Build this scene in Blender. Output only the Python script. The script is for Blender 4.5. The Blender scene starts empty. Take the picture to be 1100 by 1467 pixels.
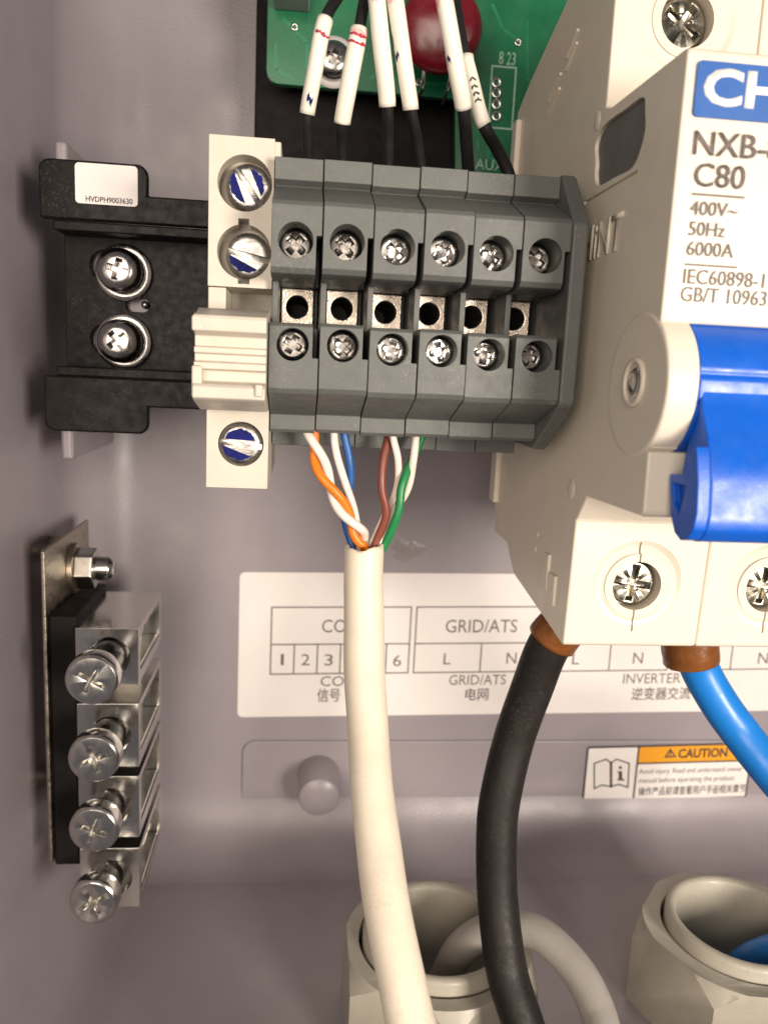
import bpy, bmesh, math, random
from mathutils import Vector, Matrix

# ------------------------------------------------------------------ camera, world, lamps
# Everything is laid out in millimetres: X to the right, D = distance in front of the lens plane,
# Z up from the lens height.  MM() turns that into metres with the enclosure's back wall at Y=0, its floor at Z=0.
WALL_D, FLOOR_Z = 175.0, -112.0
S = 0.001
def MM(x, d, z): return Vector((x * S, (d - WALL_D) * S, (z - FLOOR_Z) * S))

YAW, PITCH, ROLL, FPX = 6.2, -10.0, 2.75, 1150.0
W0, H0 = 1100.0, 1467.0
_y, _p, _r = (math.radians(a) for a in (YAW, PITCH, ROLL))
_f = Vector((math.sin(_y) * math.cos(_p), math.cos(_y) * math.cos(_p), math.sin(_p)))
_rt = Vector((math.cos(_y), -math.sin(_y), 0.0)); _up = _rt.cross(_f)
RT = _rt * math.cos(_r) + _up * math.sin(_r)
UP = -_rt * math.sin(_r) + _up * math.cos(_r)

def at(px, py, d):
    """the point at depth d that is seen at a pixel of the 1100 x 1467 photograph"""
    v = _f + RT * ((px - W0 / 2) / FPX) - UP * ((py - H0 / 2) / FPX)
    return v * (d / v.y)

scene = bpy.context.scene
col = scene.collection
cam = bpy.data.cameras.new('camera'); camo = bpy.data.objects.new('camera', cam); col.objects.link(camo)
cam.sensor_fit = 'HORIZONTAL'; cam.sensor_width = 36.0; cam.lens = 36.0 * FPX / W0
cam.clip_start = 0.002; cam.clip_end = 10.0
rot = Matrix((RT, UP, -_f)).transposed()
camo.matrix_world = Matrix.Translation(MM(0, 0, 0)) @ rot.to_4x4()
cam.dof.use_dof = True; cam.dof.focus_distance = 0.108
cam.dof.aperture_fstop = cam.lens / 0.8        # a phone lens: the iris is a fraction of a millimetre wide in effect
scene.camera = camo

w = bpy.data.worlds.new('World'); scene.world = w; w.use_nodes = True
bg = w.node_tree.nodes['Background']; bg.inputs[0].default_value = (1.0, 0.94, 0.98, 1); bg.inputs[1].default_value = 0.125

def area(name, loc, target, size, power, color, sy=None):
    l = bpy.data.lights.new(name, 'AREA'); l.energy = power; l.color = color
    l.shape = 'RECTANGLE'; l.size = size; l.size_y = sy or size
    o = bpy.data.objects.new(name, l); col.objects.link(o)
    o.location = MM(*loc); dv = MM(*target) - MM(*loc)
    o.rotation_euler = dv.to_track_quat('-Z', 'Y').to_euler()
    return o
area('work_lamp', (205, -250, -10), (20, 150, -20), 0.11, 2.1, (1.0, 0.885, 0.77))
area('room_lamp', (-130, -360, 70), (20, 150, -10), 0.30, 1.85, (1.0, 0.855, 0.725))

scene.view_settings.view_transform = 'Standard'; scene.view_settings.look = 'None'
scene.view_settings.exposure = 0.0; scene.view_settings.gamma = 1.0
scene.cycles.max_bounces = 8

# ------------------------------------------------------------------ materials
MATS = {}
def mat(name, c, rough=0.5, metal=0.0, var=0.06, vscale=0.25, bump=0.0, bscale=3.0, rvar=0.08, spec=0.5, coat=0.0,
        sss=0.0, specks=0.0, stretch=(1, 1, 1), dust=0.0):
    m = bpy.data.materials.new(name); m.use_nodes = True; nt = m.node_tree
    b = nt.nodes['Principled BSDF']; L = nt.links.new
    b.inputs['Metallic'].default_value = metal; b.inputs['Specular IOR Level'].default_value = spec
    b.inputs['Coat Weight'].default_value = coat; b.inputs['Coat Roughness'].default_value = 0.15
    if sss:
        b.inputs['Subsurface Weight'].default_value = sss; b.inputs['Subsurface Radius'].default_value = (1, .6, .4)
        b.inputs['Subsurface Scale'].default_value = 0.0008
    tc = nt.nodes.new('ShaderNodeTexCoord'); mp = nt.nodes.new('ShaderNodeMapping')
    mp.inputs['Scale'].default_value = (1000 * stretch[0], 1000 * stretch[1], 1000 * stretch[2])
    oi = nt.nodes.new('ShaderNodeObjectInfo'); ml = nt.nodes.new('ShaderNodeMath'); ml.operation = 'MULTIPLY'; ml.inputs[1].default_value = 37
    L(oi.outputs['Random'], ml.inputs[0]); L(ml.outputs[0], mp.inputs['Location']); L(tc.outputs['Object'], mp.inputs['Vector'])
    n = nt.nodes.new('ShaderNodeTexNoise'); n.inputs['Scale'].default_value = vscale; n.inputs['Detail'].default_value = 6; n.inputs['Roughness'].default_value = .62
    L(mp.outputs[0], n.inputs['Vector'])
    r = nt.nodes.new('ShaderNodeValToRGB')
    r.color_ramp.elements[0].position = .3; r.color_ramp.elements[1].position = .7
    r.color_ramp.elements[0].color = tuple(x * (1 - var) for x in c) + (1,); r.color_ramp.elements[1].color = tuple(min(1, x * (1 + var)) for x in c) + (1,)
    L(n.outputs['Fac'], r.inputs[0]); src = r.outputs[0]
    if specks:
        n3 = nt.nodes.new('ShaderNodeTexNoise'); n3.inputs['Scale'].default_value = 1.6; n3.inputs['Detail'].default_value = 3
        L(mp.outputs[0], n3.inputs['Vector'])
        r3 = nt.nodes.new('ShaderNodeValToRGB'); r3.color_ramp.elements[0].position = .66; r3.color_ramp.elements[1].position = .74
        r3.color_ramp.elements[0].color = (0, 0, 0, 1); r3.color_ramp.elements[1].color = (specks,) * 3 + (1,)
        L(n3.outputs['Fac'], r3.inputs[0])
        mx = nt.nodes.new('ShaderNodeMix'); mx.data_type = 'RGBA'
        L(r3.outputs[0], mx.inputs['Factor']); L(src, mx.inputs['A']); mx.inputs['B'].default_value = tuple(x * .45 for x in c) + (1,)
        src = mx.outputs['Result']
    if dust:                          # sparse grime (negative) or pale dust (positive) in irregular patches
        nd = nt.nodes.new('ShaderNodeTexNoise'); nd.inputs['Scale'].default_value = 2.6; nd.inputs['Detail'].default_value = 2
        ng = nt.nodes.new('ShaderNodeTexNoise'); ng.inputs['Scale'].default_value = .11; ng.inputs['Detail'].default_value = 3
        L(mp.outputs[0], nd.inputs['Vector']); L(mp.outputs[0], ng.inputs['Vector'])
        ma = nt.nodes.new('ShaderNodeMath'); ma.operation = 'MULTIPLY_ADD'; ma.inputs[1].default_value = .55; L(ng.outputs['Fac'], ma.inputs[0]); L(nd.outputs['Fac'], ma.inputs[2])
        rd = nt.nodes.new('ShaderNodeMapRange'); rd.inputs['From Min'].default_value = .90; rd.inputs['From Max'].default_value = 1.0
        rd.inputs['To Max'].default_value = abs(dust); L(ma.outputs[0], rd.inputs['Value'])
        md = nt.nodes.new('ShaderNodeMix'); md.data_type = 'RGBA'
        L(rd.outputs[0], md.inputs['Factor']); L(src, md.inputs['A'])
        md.inputs['B'].default_value = (.42, .39, .36, 1) if dust > 0 else tuple(x * .45 for x in c) + (1,)
        src = md.outputs['Result']
    L(src, b.inputs['Base Color'])
    mr = nt.nodes.new('ShaderNodeMapRange'); mr.inputs['From Min'].default_value = .3; mr.inputs['From Max'].default_value = .7
    mr.inputs['To Min'].default_value = max(.03, rough - rvar); mr.inputs['To Max'].default_value = min(1, rough + rvar)
    n2 = nt.nodes.new('ShaderNodeTexNoise'); n2.inputs['Scale'].default_value = vscale * 2.3; n2.inputs['Detail'].default_value = 4
    L(mp.outputs[0], n2.inputs['Vector']); L(n2.outputs['Fac'], mr.inputs['Value']); L(mr.outputs[0], b.inputs['Roughness'])
    if bump:
        nb = nt.nodes.new('ShaderNodeTexNoise'); nb.inputs['Scale'].default_value = bscale; nb.inputs['Detail'].default_value = 3
        L(mp.outputs[0], nb.inputs['Vector'])
        bp = nt.nodes.new('ShaderNodeBump'); bp.inputs['Strength'].default_value = bump; bp.inputs['Distance'].default_value = 0.0002
        L(nb.outputs['Fac'], bp.inputs['Height']); L(bp.outputs[0], b.inputs['Normal'])
    MATS[name] = m
    return m

mat('wall_paint', (.302, .269, .290), .34, dust=.14, bump=.22, bscale=2.4, var=.05, vscale=.05, rvar=.07)
mat('wall_gloss', (.30, .27, .27), .20, bump=.35, bscale=1.2, var=.05, rvar=.06)
mat('rail_black', (.008, .0065, .006), .42, dust=.05, bump=.08, bscale=2.5, var=.3, vscale=.3, rvar=.1, spec=.16)
mat('terminal_grey', (.100, .105, .099), .48, dust=.13, bump=.10, bscale=4, var=.07, vscale=.3)
mat('clamp_beige', (.58, .53, .445), .42, dust=-.15, bump=.08, bscale=3, var=.05)
mat('breaker_beige', (.70, .635, .53), .36, dust=-.14, bump=.09, bscale=4.5, var=.025, vscale=.15)
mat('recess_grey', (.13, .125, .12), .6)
mat('lever_blue', (.005, .10, .54), .38, bump=.08, bscale=2, var=.06)
mat('logo_blue', (.004, .085, .34), .5, var=.05)
mat('print_white', (.85, .83, .80), .5, var=.03)
mat('print_grey', (.13, .11, .105), .6, var=.2, vscale=2)
mat('print_black', (.045, .04, .04), .55, var=.2, vscale=2)
mat('label_white', (.80, .755, .725), .38, var=.02, vscale=.08, rvar=.05)
mat('label_orange', (.80, .34, .012), .45, var=.04)
mat('steel', (.42, .405, .385), .22, 1.0, var=.10, vscale=.5, bump=.04, bscale=3, rvar=.08, specks=.08)
mat('steel_worn', (.40, .385, .36), .33, 1.0, var=.15, vscale=.5, bump=.10, bscale=1.6, rvar=.12, specks=.15, stretch=(1, 1, 2.2))
mat('screw_tarnish', (.34, .32, .26), .25, 1.0, var=.25, vscale=.5, bump=.08, bscale=2, rvar=.1, specks=.4)
mat('steel_dark', (.22, .21, .195), .30, 1.0, var=.15, vscale=.8, bump=.04, bscale=3, rvar=.1, specks=.15)
mat('nickel', (.64, .625, .59), .19, 1.0, var=.02, vscale=.3, bump=.02, bscale=1.5, rvar=.03)
mat('brass_nickel', (.42, .37, .30), .36, 1.0, var=.12, vscale=.4, bump=.2, bscale=3, rvar=.12, specks=.1)
mat('tin_plate', (.70, .62, .53), .34, 1.0, var=.14, vscale=.9, bump=.35, bscale=5, rvar=.15, specks=.25)
mat('ink_blue', (.004, .007, .12), .55, spec=.15, var=.3, vscale=1.0)
mat('board_green', (.005, .125, .05), .30, var=.35, vscale=.07, bump=.06, bscale=2, coat=.3)
mat('trace_green', (.010, .19, .08), .3, coat=.3)
mat('tray_black', (.009, .007, .0075), .6, spec=.15, bump=.1, bscale=2, var=.2)
mat('varistor_red', (.17, .006, .014), .25, var=.2, bump=.1, bscale=1, coat=.3)
mat('silkscreen', (.32, .50, .38), .6, var=.2, vscale=1)
mat('solder', (.66, .64, .6), .25, 1.0)
mat('component_grey', (.20, .21, .20), .4)
mat('wire_black', (.013, .012, .012), .5, spec=.3, bump=.1, bscale=2, var=.2)
mat('sleeve_white', (.80, .76, .66), .5, bump=.06, bscale=3, var=.04)
mat('ink_red', (.42, .03, .06), .6, var=.3, vscale=2)
mat('ink_pink', (.75, .42, .40), .6, var=.2, vscale=2)
mat('jacket_cream', (.77, .685, .55), .40, dust=-.14, bump=.12, bscale=.8, var=.05, vscale=.25)
mat('core_orange', (.80, .20, .012), .35, var=.06)
mat('core_white', (.80, .70, .62), .38, var=.06)
mat('core_blue', (.02, .10, .32), .35, var=.08)
mat('core_brown', (.20, .055, .035), .35, var=.08)
mat('core_green', (.012, .20, .06), .35, var=.08)
mat('stripe_violet', (.20, .17, .40), .4)
mat('stripe_brown', (.22, .08, .05), .4)
mat('cable_black', (.013, .0105, .009), .55, dust=.05, bump=.15, bscale=1.3, var=.25, vscale=.4, spec=.35)
mat('cable_blue', (.010, .19, .62), .36, bump=.08, bscale=.8, var=.06)
mat('sleeve_brown', (.17, .06, .014), .27, bump=.35, bscale=.8, var=.2, vscale=.5)
mat('gland_beige', (.42, .39, .32), .42, dust=-.2, bump=.10, bscale=2, var=.06)
mat('cable_grey', (.36, .335, .30), .5, bump=.1, bscale=1, var=.06)
mat('backing_black', (.008, .0065, .006), .55, var=.2, spec=.15)
mat('gasket_tan', (.55, .43, .26), .7, var=.1, bump=.2)

# ------------------------------------------------------------------ mesh helpers (all in mm, axes X D Z)
def new_mesh(verts, faces, smooth=False):
    me = bpy.data.meshes.new('m'); me.from_pydata([tuple(v) for v in verts], [], faces)
    bm = bmesh.new(); bm.from_mesh(me); bmesh.ops.recalc_face_normals(bm, faces=bm.faces); bm.to_mesh(me); bm.free()
    if smooth:
        me.polygons.foreach_set('use_smooth', [True] * len(me.polygons))
    return me

def prism(prof, x0, x1):
    """a profile of (d, z) points drawn out along X"""
    n = len(prof)
    v = [(x0, d, z) for d, z in prof] + [(x1, d, z) for d, z in prof]
    f = [tuple(range(n)), tuple(range(2 * n - 1, n - 1, -1))] + [(i, (i + 1) % n, n + (i + 1) % n, n + i) for i in range(n)]
    return new_mesh(v, f)

def plate(outline, d0, d1):
    """an outline of (x, z) points given thickness along D"""
    n = len(outline)
    v = [(x, d0, z) for x, z in outline] + [(x, d1, z) for x, z in outline]
    f = [tuple(range(n)), tuple(range(2 * n - 1, n - 1, -1))] + [(i, (i + 1) % n, n + (i + 1) % n, n + i) for i in range(n)]
    return new_mesh(v, f)

def slab(outline, z0, z1):
    """an outline of (x, d) points given height along Z"""
    n = len(outline)
    v = [(x, d, z0) for x, d in outline] + [(x, d, z1) for x, d in outline]
    f = [tuple(range(n)), tuple(range(2 * n - 1, n - 1, -1))] + [(i, (i + 1) % n, n + (i + 1) % n, n + i) for i in range(n)]
    return new_mesh(v, f)

def box(x0, x1, d0, d1, z0, z1): return prism([(d0, z0), (d1, z0), (d1, z1), (d0, z1)], x0, x1)

def rounded(x0, x1, z0, z1, r, n=6):
    pts = []
    for cx, cz, a0 in ((x1 - r, z1 - r, 0), (x0 + r, z1 - r, 90), (x0 + r, z0 + r, 180), (x1 - r, z0 + r, 270)):
        for k in range(n + 1):
            a = math.radians(a0 + 90 * k / n); pts.append((cx + r * math.cos(a), cz + r * math.sin(a)))
    return pts

def circle(cx, cy, r, n=32, ph=0): return [(cx + r * math.cos(2 * math.pi * i / n + ph), cy + r * math.sin(2 * math.pi * i / n + ph)) for i in range(n)]

def frame_of(axis):
    z = Vector(axis).normalized(); x = Vector((1, 0, 0)) if abs(z.x) < .9 else Vector((0, 0, 1))
    x = (x - z * x.dot(z)).normalized(); return x, z.cross(x), z

def lathe(prof, origin=(0, 0, 0), axis=(0, -1, 0), n=32, smooth=True, closed=False):
    """prof: (radius, height along axis)"""
    ex, ey, ez = frame_of(axis); o = Vector(origin); v = []; f = []; rows = []
    for r, h in prof:
        if r < 1e-6: rows.append([len(v)]); v.append(o + ez * h)
        else:
            rows.append(list(range(len(v), len(v) + n)))
            for i in range(n):
                a = 2 * math.pi * i / n; v.append(o + ez * h + (ex * math.cos(a) + ey * math.sin(a)) * r)
    pairs = list(zip(rows[:-1], rows[1:])) + ([(rows[-1], rows[0])] if closed else [])
    for A, B in pairs:
        for i in range(n):
            j = (i + 1) % n
            if len(A) == 1 and len(B) == 1: continue
            if len(A) == 1: f.append((A[0], B[i], B[j]))
            elif len(B) == 1: f.append((A[i], A[j], B[0]))
            else: f.append((A[i], A[j], B[j], B[i]))
    return new_mesh(v, f, smooth)

def cyl(origin, axis, r, h, n=32): return lathe([(0, 0), (r, 0), (r, h), (0, h)], origin, axis, n, smooth=False)

def catmull(pts, per=10):
    P = [Vector(p) for p in pts]; P = [P[0] * 2 - P[1]] + P + [P[-1] * 2 - P[-2]]; out = []
    for i in range(1, len(P) - 2):
        p0, p1, p2, p3 = P[i - 1:i + 3]
        for k in range(per):
            t = k / per
            out.append(.5 * ((2 * p1) + (p2 - p0) * t + (2 * p0 - 5 * p1 + 4 * p2 - p3) * t * t + (3 * p1 - p0 - 3 * p2 + p3) * t ** 3))
    out.append(P[-2]); return out

def frames(path):
    T = []
    for i in range(len(path)):
        a = path[max(0, i - 1)]; b = path[min(len(path) - 1, i + 1)]; T.append((b - a).normalized())
    x = frame_of(T[0])[0]; out = []
    for t in T:
        x = (x - t * x.dot(t)).normalized(); out.append((x, t.cross(x), t))
    return out

def tube(path, r, n=16, rfun=None, caps=True, hollow=0.0, wob=0.0, seed=0):
    rnd = random.Random(seed); F = frames(path); v = []; f = []; m = len(path)
    ph = [rnd.uniform(0, 6.28) for _ in range(4)]
    for i, (p, (x, y, t)) in enumerate(zip(path, F)):
        rr = r * (rfun(i / (m - 1)) if rfun else 1)
        for k in range(n):
            a = 2 * math.pi * k / n
            q = rr * (1 + wob * (math.sin(i * .31 + ph[0] + a) * .5 + math.sin(i * .17 + ph[1] - 2 * a) * .5))
            v.append(p + (x * math.cos(a) + y * math.sin(a)) * q)
    for i in range(m - 1):
        for k in range(n):
            j = (k + 1) % n; f.append((i * n + k, i * n + j, (i + 1) * n + j, (i + 1) * n + k))
    if caps and not hollow:
        f.append(tuple(range(n))); f.append(tuple(range((m - 1) * n, m * n)))
    if hollow:                       # a real wall: the open ends show their thickness
        base = len(v)
        for p, (x, y, t) in zip(path, F):
            for k in range(n):
                a = 2 * math.pi * k / n; v.append(p + (x * math.cos(a) + y * math.sin(a)) * hollow)
        for i in range(m - 1):
            for k in range(n):
                j = (k + 1) % n; f.append((base + i * n + k, base + (i + 1) * n + k, base + (i + 1) * n + j, base + i * n + j))
        for s in (0, m - 1):
            for k in range(n):
                j = (k + 1) % n; f.append((s * n + k, s * n + j, base + s * n + j, base + s * n + k))
    return new_mesh(v, f, True)

def join(*ms):
    bm = bmesh.new()
    for m in ms: bm.from_mesh(m)
    me = bpy.data.meshes.new('m'); bm.to_mesh(me); bm.free(); return me

def bake(me, cut=None, bevel=0.0, seg=2, angle=35, smooth=True, add=None, flat=True):
    o = bpy.data.objects.new('tmp', me); col.objects.link(o); tmp = [o]
    for c, op in ((cut, 'DIFFERENCE'), (add, 'UNION')):
        if c is None: continue
        co = bpy.data.objects.new('tmpc', c); col.objects.link(co); tmp.append(co)
        b = o.modifiers.new('b', 'BOOLEAN'); b.operation = op; b.object = co; b.solver = 'EXACT'; b.use_self = True
    if bevel and smooth: me.polygons.foreach_set('use_smooth', [True] * len(me.polygons))
    if bevel:
        b = o.modifiers.new('v', 'BEVEL'); b.width = bevel; b.segments = seg; b.limit_method = 'ANGLE'; b.angle_limit = math.radians(angle); b.harden_normals = False
        b.use_clamp_overlap = True
        if smooth and flat:
            wn = o.modifiers.new('w', 'WEIGHTED_NORMAL'); wn.weight = 80; wn.keep_sharp = True
    dg = bpy.context.evaluated_depsgraph_get(); r = bpy.data.meshes.new_from_object(o.evaluated_get(dg))
    for t in tmp: bpy.data.objects.remove(t)
    if smooth and bevel and not flat: r.set_sharp_from_angle(angle=math.radians(38))
    return r

def xform(me, M):
    m = me.copy(); m.transform(M); return m
def move(me, x, d, z): return xform(me, Matrix.Translation((x, d, z)))

_caps = {}
def text_mesh(body, bold=0.0):
    cu = bpy.data.curves.new('t', 'FONT'); cu.body = body; cu.size = 1; cu.resolution_u = 3; cu.offset = bold
    o = bpy.data.objects.new('t', cu); col.objects.link(o)
    dg = bpy.context.evaluated_depsgraph_get(); me = bpy.data.meshes.new_from_object(o.evaluated_get(dg))
    bpy.data.objects.remove(o); return me
def cap_height():
    if not _caps:
        m = text_mesh('H'); _caps['h'] = max(v.co.y for v in m.vertices)
    return _caps['h']
def lettering(body, x0, x1, z0, z1, d, bold=0.0, thick=0.03, on_x=None, center=False):
    """flat print facing the camera: x0..x1 wide, capitals z0..z1 tall, on the plane d (or on the plane X=on_x, running along D)"""
    me = text_mesh(body, bold); xs = [v.co.x for v in me.vertices]; a, b = min(xs), max(xs); h = cap_height()
    kx = (x1 - x0) / (b - a); kz = (z1 - z0) / h
    bm = bmesh.new(); bm.from_mesh(me)
    for v in bm.verts:
        X = x0 + (v.co.x - a) * kx; Z = z0 + v.co.y * kz
        v.co = (X, d, Z) if on_x is None else (on_x, X, Z)
    r = bmesh.ops.extrude_face_region(bm, geom=bm.faces[:])
    dv = Vector((0, -thick, 0)) if on_x is None else Vector((-thick, 0, 0))
    for g in r['geom']:
        if isinstance(g, bmesh.types.BMVert): g.co += dv
    bmesh.ops.recalc_face_normals(bm, faces=bm.faces); o = bpy.data.meshes.new('t'); bm.to_mesh(o); bm.free(); return o
def print_px(body, px0, px1, py_base, py_cap, d, bold=0.0, thick=0.03):
    a = at(px0, py_base, d); b = at(px1, py_base, d); c = at((px0 + px1) / 2, py_cap, d); e = at((px0 + px1) / 2, py_base, d)
    return lettering(body, a.x, b.x, e.z, c.z, d, bold, thick)

# ------------------------------------------------------------------ scene objects
def thing(name, label, cat, base, group=None):
    o = bpy.data.objects.new(name, None); col.objects.link(o); o.empty_display_size = .005
    o.location = MM(*base); o['label'] = label; o['category'] = cat
    if group: o['group'] = group
    o['_b'] = list(base); return o

def part(name, me, m, parent, label=None):
    """me in mm; the part hangs under its thing (or under a part of it) and keeps the thing's base as origin"""
    root = parent
    while root.parent: root = root.parent
    b = root['_b']; me.transform(Matrix.Scale(S, 4) @ Matrix.Translation((-b[0], -b[1], -b[2])))
    me.materials.clear(); me.materials.append(MATS[m]); me.name = name
    o = bpy.data.objects.new(name, me); col.objects.link(o); o.parent = parent
    if label: o['label'] = label
    return o

def structure(name, me, m, base=(0, WALL_D, FLOOR_Z)):
    me.transform(Matrix.Scale(S, 4) @ Matrix.Translation((-base[0], -base[1], -base[2])))
    me.materials.clear(); me.materials.append(MATS[m]); me.name = name
    o = bpy.data.objects.new(name, me); col.objects.link(o); o.location = MM(*base); o['_b'] = list(base); o['kind'] = 'structure'; return o

def copy_tree(o, parent=None):
    c = o.copy(); col.objects.link(c)
    if parent: c.parent = parent; c.matrix_parent_inverse = o.matrix_parent_inverse
    for ch in [x for x in o.children]: copy_tree(ch, c)
    return c

# screws: heads look along -D (towards the camera), the underside of the head at d = 0
def cross_cutter(arm, wid, depth, top, rotz=0.0, taper=.75):
    ms = []
    for k in range(2):
        a, b = (arm, wid) if k == 0 else (wid, arm)
        v = [(-a, -top, -b), (a, -top, -b), (a, -top, b), (-a, -top, b)]
        a2, b2 = a * taper, b * taper
        v += [(-a2, -top + depth, -b2), (a2, -top + depth, -b2), (a2, -top + depth, b2), (-a2, -top + depth, b2)]
        ms.append(new_mesh(v, [(0, 1, 2, 3), (7, 6, 5, 4), (0, 4, 5, 1), (1, 5, 6, 2), (2, 6, 7, 3), (3, 7, 4, 0)]))
    m = join(*ms); m.transform(Matrix.Rotation(rotz, 4, 'Y')); return m
def slot_cutter(arm, wid, depth, top, rotz=0.0):
    m = box(-arm, arm, -top, -top + depth, -wid, wid); m.transform(Matrix.Rotation(rotz, 4, 'Y')); return m

def pan_screw(r, h, kind='cross', rotz=0.0, dome=.35, arm=.62, wid=.13):
    prof = [(0, -.5), (r * .5, -.5), (r * .5, 0), (r * .93, 0), (r, h * .12), (r, h * (1 - dome) * .8)]
    for k in range(1, 7):
        a = math.pi / 2 * k / 6; prof.append((r * (1 - dome) + r * dome * math.cos(a) if k < 6 else r * (1 - dome), h * (1 - dome) * .8 + (h - h * (1 - dome) * .8) * math.sin(a)))
    prof.append((0, h * 1.02))
    b = lathe(prof, n=40)
    if kind == 'cross': c = cross_cutter(r * arm, r * wid, h * .75, h + .3, rotz)
    elif kind == 'pozi': c = join(cross_cutter(r * arm, r * wid, h * .7, h + .3, rotz), cross_cutter(r * arm * .55, r * wid * .45, h * .35, h + .3, rotz + math.pi / 4))
    elif kind == 'combi': c = join(cross_cutter(r * arm * .8, r * wid * 1.3, h * .7, h + .3, rotz), slot_cutter(r * 1.2, r * wid * .7, h * .45, h + .3, rotz))
    else: c = slot_cutter(r * 1.2, r * wid, h * .5, h + .3, rotz)
    return bake(b, cut=c, bevel=.05, seg=1, angle=30, flat=False)

# ================================================================== the enclosure
def build_enclosure():
    R, RZ = 14.0, 17.0; XL = -46.0; cx, cd, cz = XL + R, WALL_D - R, FLOOR_Z + RZ
    us = [('l', d) for d in range(94, int(cd), 8)] + [('f', a) for a in range(0, 91, 6)] + [('b', x) for x in range(-25, 261, 15)]
    vs = [('u', z) for z in range(150, int(cz), -12)] + [('f', b) for b in range(0, 91, 9)]
    V = []; F = []
    for vk, vv in vs:
        b = math.radians(vv) if vk == 'f' else 0
        for uk, uv in us:
            a = math.radians(uv) if uk == 'f' else (0 if uk == 'l' else math.pi / 2)
            x = (uv if uk == 'b' else cx) - R * math.cos(a) * math.cos(b)
            d = (uv if uk == 'l' else cd) + R * math.sin(a) * math.cos(b)
            z = (vv if vk == 'u' else cz) - RZ * math.sin(b)
            V.append((x, d, z))
    n = len(us)
    for i in range(len(vs) - 1):
        for j in range(n - 1):
            F.append((i * n + j, i * n + j + 1, (i + 1) * n + j + 1, (i + 1) * n + j))
    me = bpy.data.meshes.new('m'); me.from_pydata(V, [], F)
    me.polygons.foreach_set('use_smooth', [True] * len(F))
    bm = bmesh.new(); bm.from_mesh(me); bmesh.ops.remove_doubles(bm, verts=bm.verts, dist=1e-4)
    bmesh.ops.recalc_face_normals(bm, faces=bm.faces); bm.to_mesh(me); bm.free()
    wall = structure('enclosure_wall', me, 'wall_paint')
    fl = [(cx, 36), (260, 36), (260, cd), (cx, cd)]
    m2 = slab(fl, FLOOR_Z - 2.5, FLOOR_Z)
    holes = join(cyl((26, 121.5, FLOOR_Z - 8), (0, 0, 1), 13.4, 16), cyl((81, 121.5, FLOOR_Z - 8), (0, 0, 1), 13.4, 16))
    structure('enclosure_floor', bake(m2, cut=holes), 'wall_paint')
    # raised panel of the back wall, with its rounded corner, and the round boss standing on it
    p = plate(rounded(-11.2, 240, -107.5, -85.4, 3.0), WALL_D - .6, WALL_D + .5)
    part('raised_panel', bake(p, bevel=.4, seg=3), 'wall_paint', wall)
    b = at(457, 1142, 164.5)
    part('round_boss', bake(lathe([(5.4, -1), (4.75, 1.2), (4.5, 10.5), (4.2, 10.9), (0, 10.9)], (b.x, WALL_D, b.z), n=40)), 'wall_paint', wall)
    part('rail_boss', bake(box(-36.5, -22, 140.7, WALL_D + 1, 0, 17.5), bevel=.8, seg=3), 'wall_paint', wall)
    # unseen low rim below the picture, added to keep lamp light off the floor
    part('shade_rim', bake(box(-32, 260, 36, 39.5, FLOOR_Z - 2.5, FLOOR_Z + 22), bevel=.6), 'wall_paint', wall)
    # a smear of clear adhesive under the terminals
    sm = at(583, 788, WALL_D); rn = random.Random(7); V = [(sm.x, WALL_D - .09, sm.z)]; Fs = []
    for ring in range(1, 6):
        for k in range(28):
            a = 2 * math.pi * k / 28; rr = ring / 5
            q = rr * (1 + .18 * math.sin(3 * a + 1) + .1 * math.sin(7 * a))
            V.append((sm.x + 3.9 * q * math.cos(a), WALL_D - .09 * (1 - rr ** 2) + (.01 if ring == 5 else rn.uniform(-.012, .012)), sm.z + 2.6 * q * math.sin(a)))
    for k in range(28): Fs.append((0, 1 + k, 1 + (k + 1) % 28))
    for ring in range(4):
        for k in range(28):
            a0, b0 = 1 + ring * 28, 1 + (ring + 1) * 28; j = (k + 1) % 28; Fs.append((a0 + k, b0 + k, b0 + j, a0 + j))
    part('adhesive_smear', new_mesh(V, Fs, True), 'wall_gloss', wall)
    # ribs in the corner that carry the rail's tabs
    for z0, z1 in ((26.0, 33.0), (-17.2, -9.0)):
        part('corner_rib', bake(box(-39.6, -37.6, 138, 168, z0, z1), bevel=.7, seg=3), 'wall_paint', wall)
build_enclosure()

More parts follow.
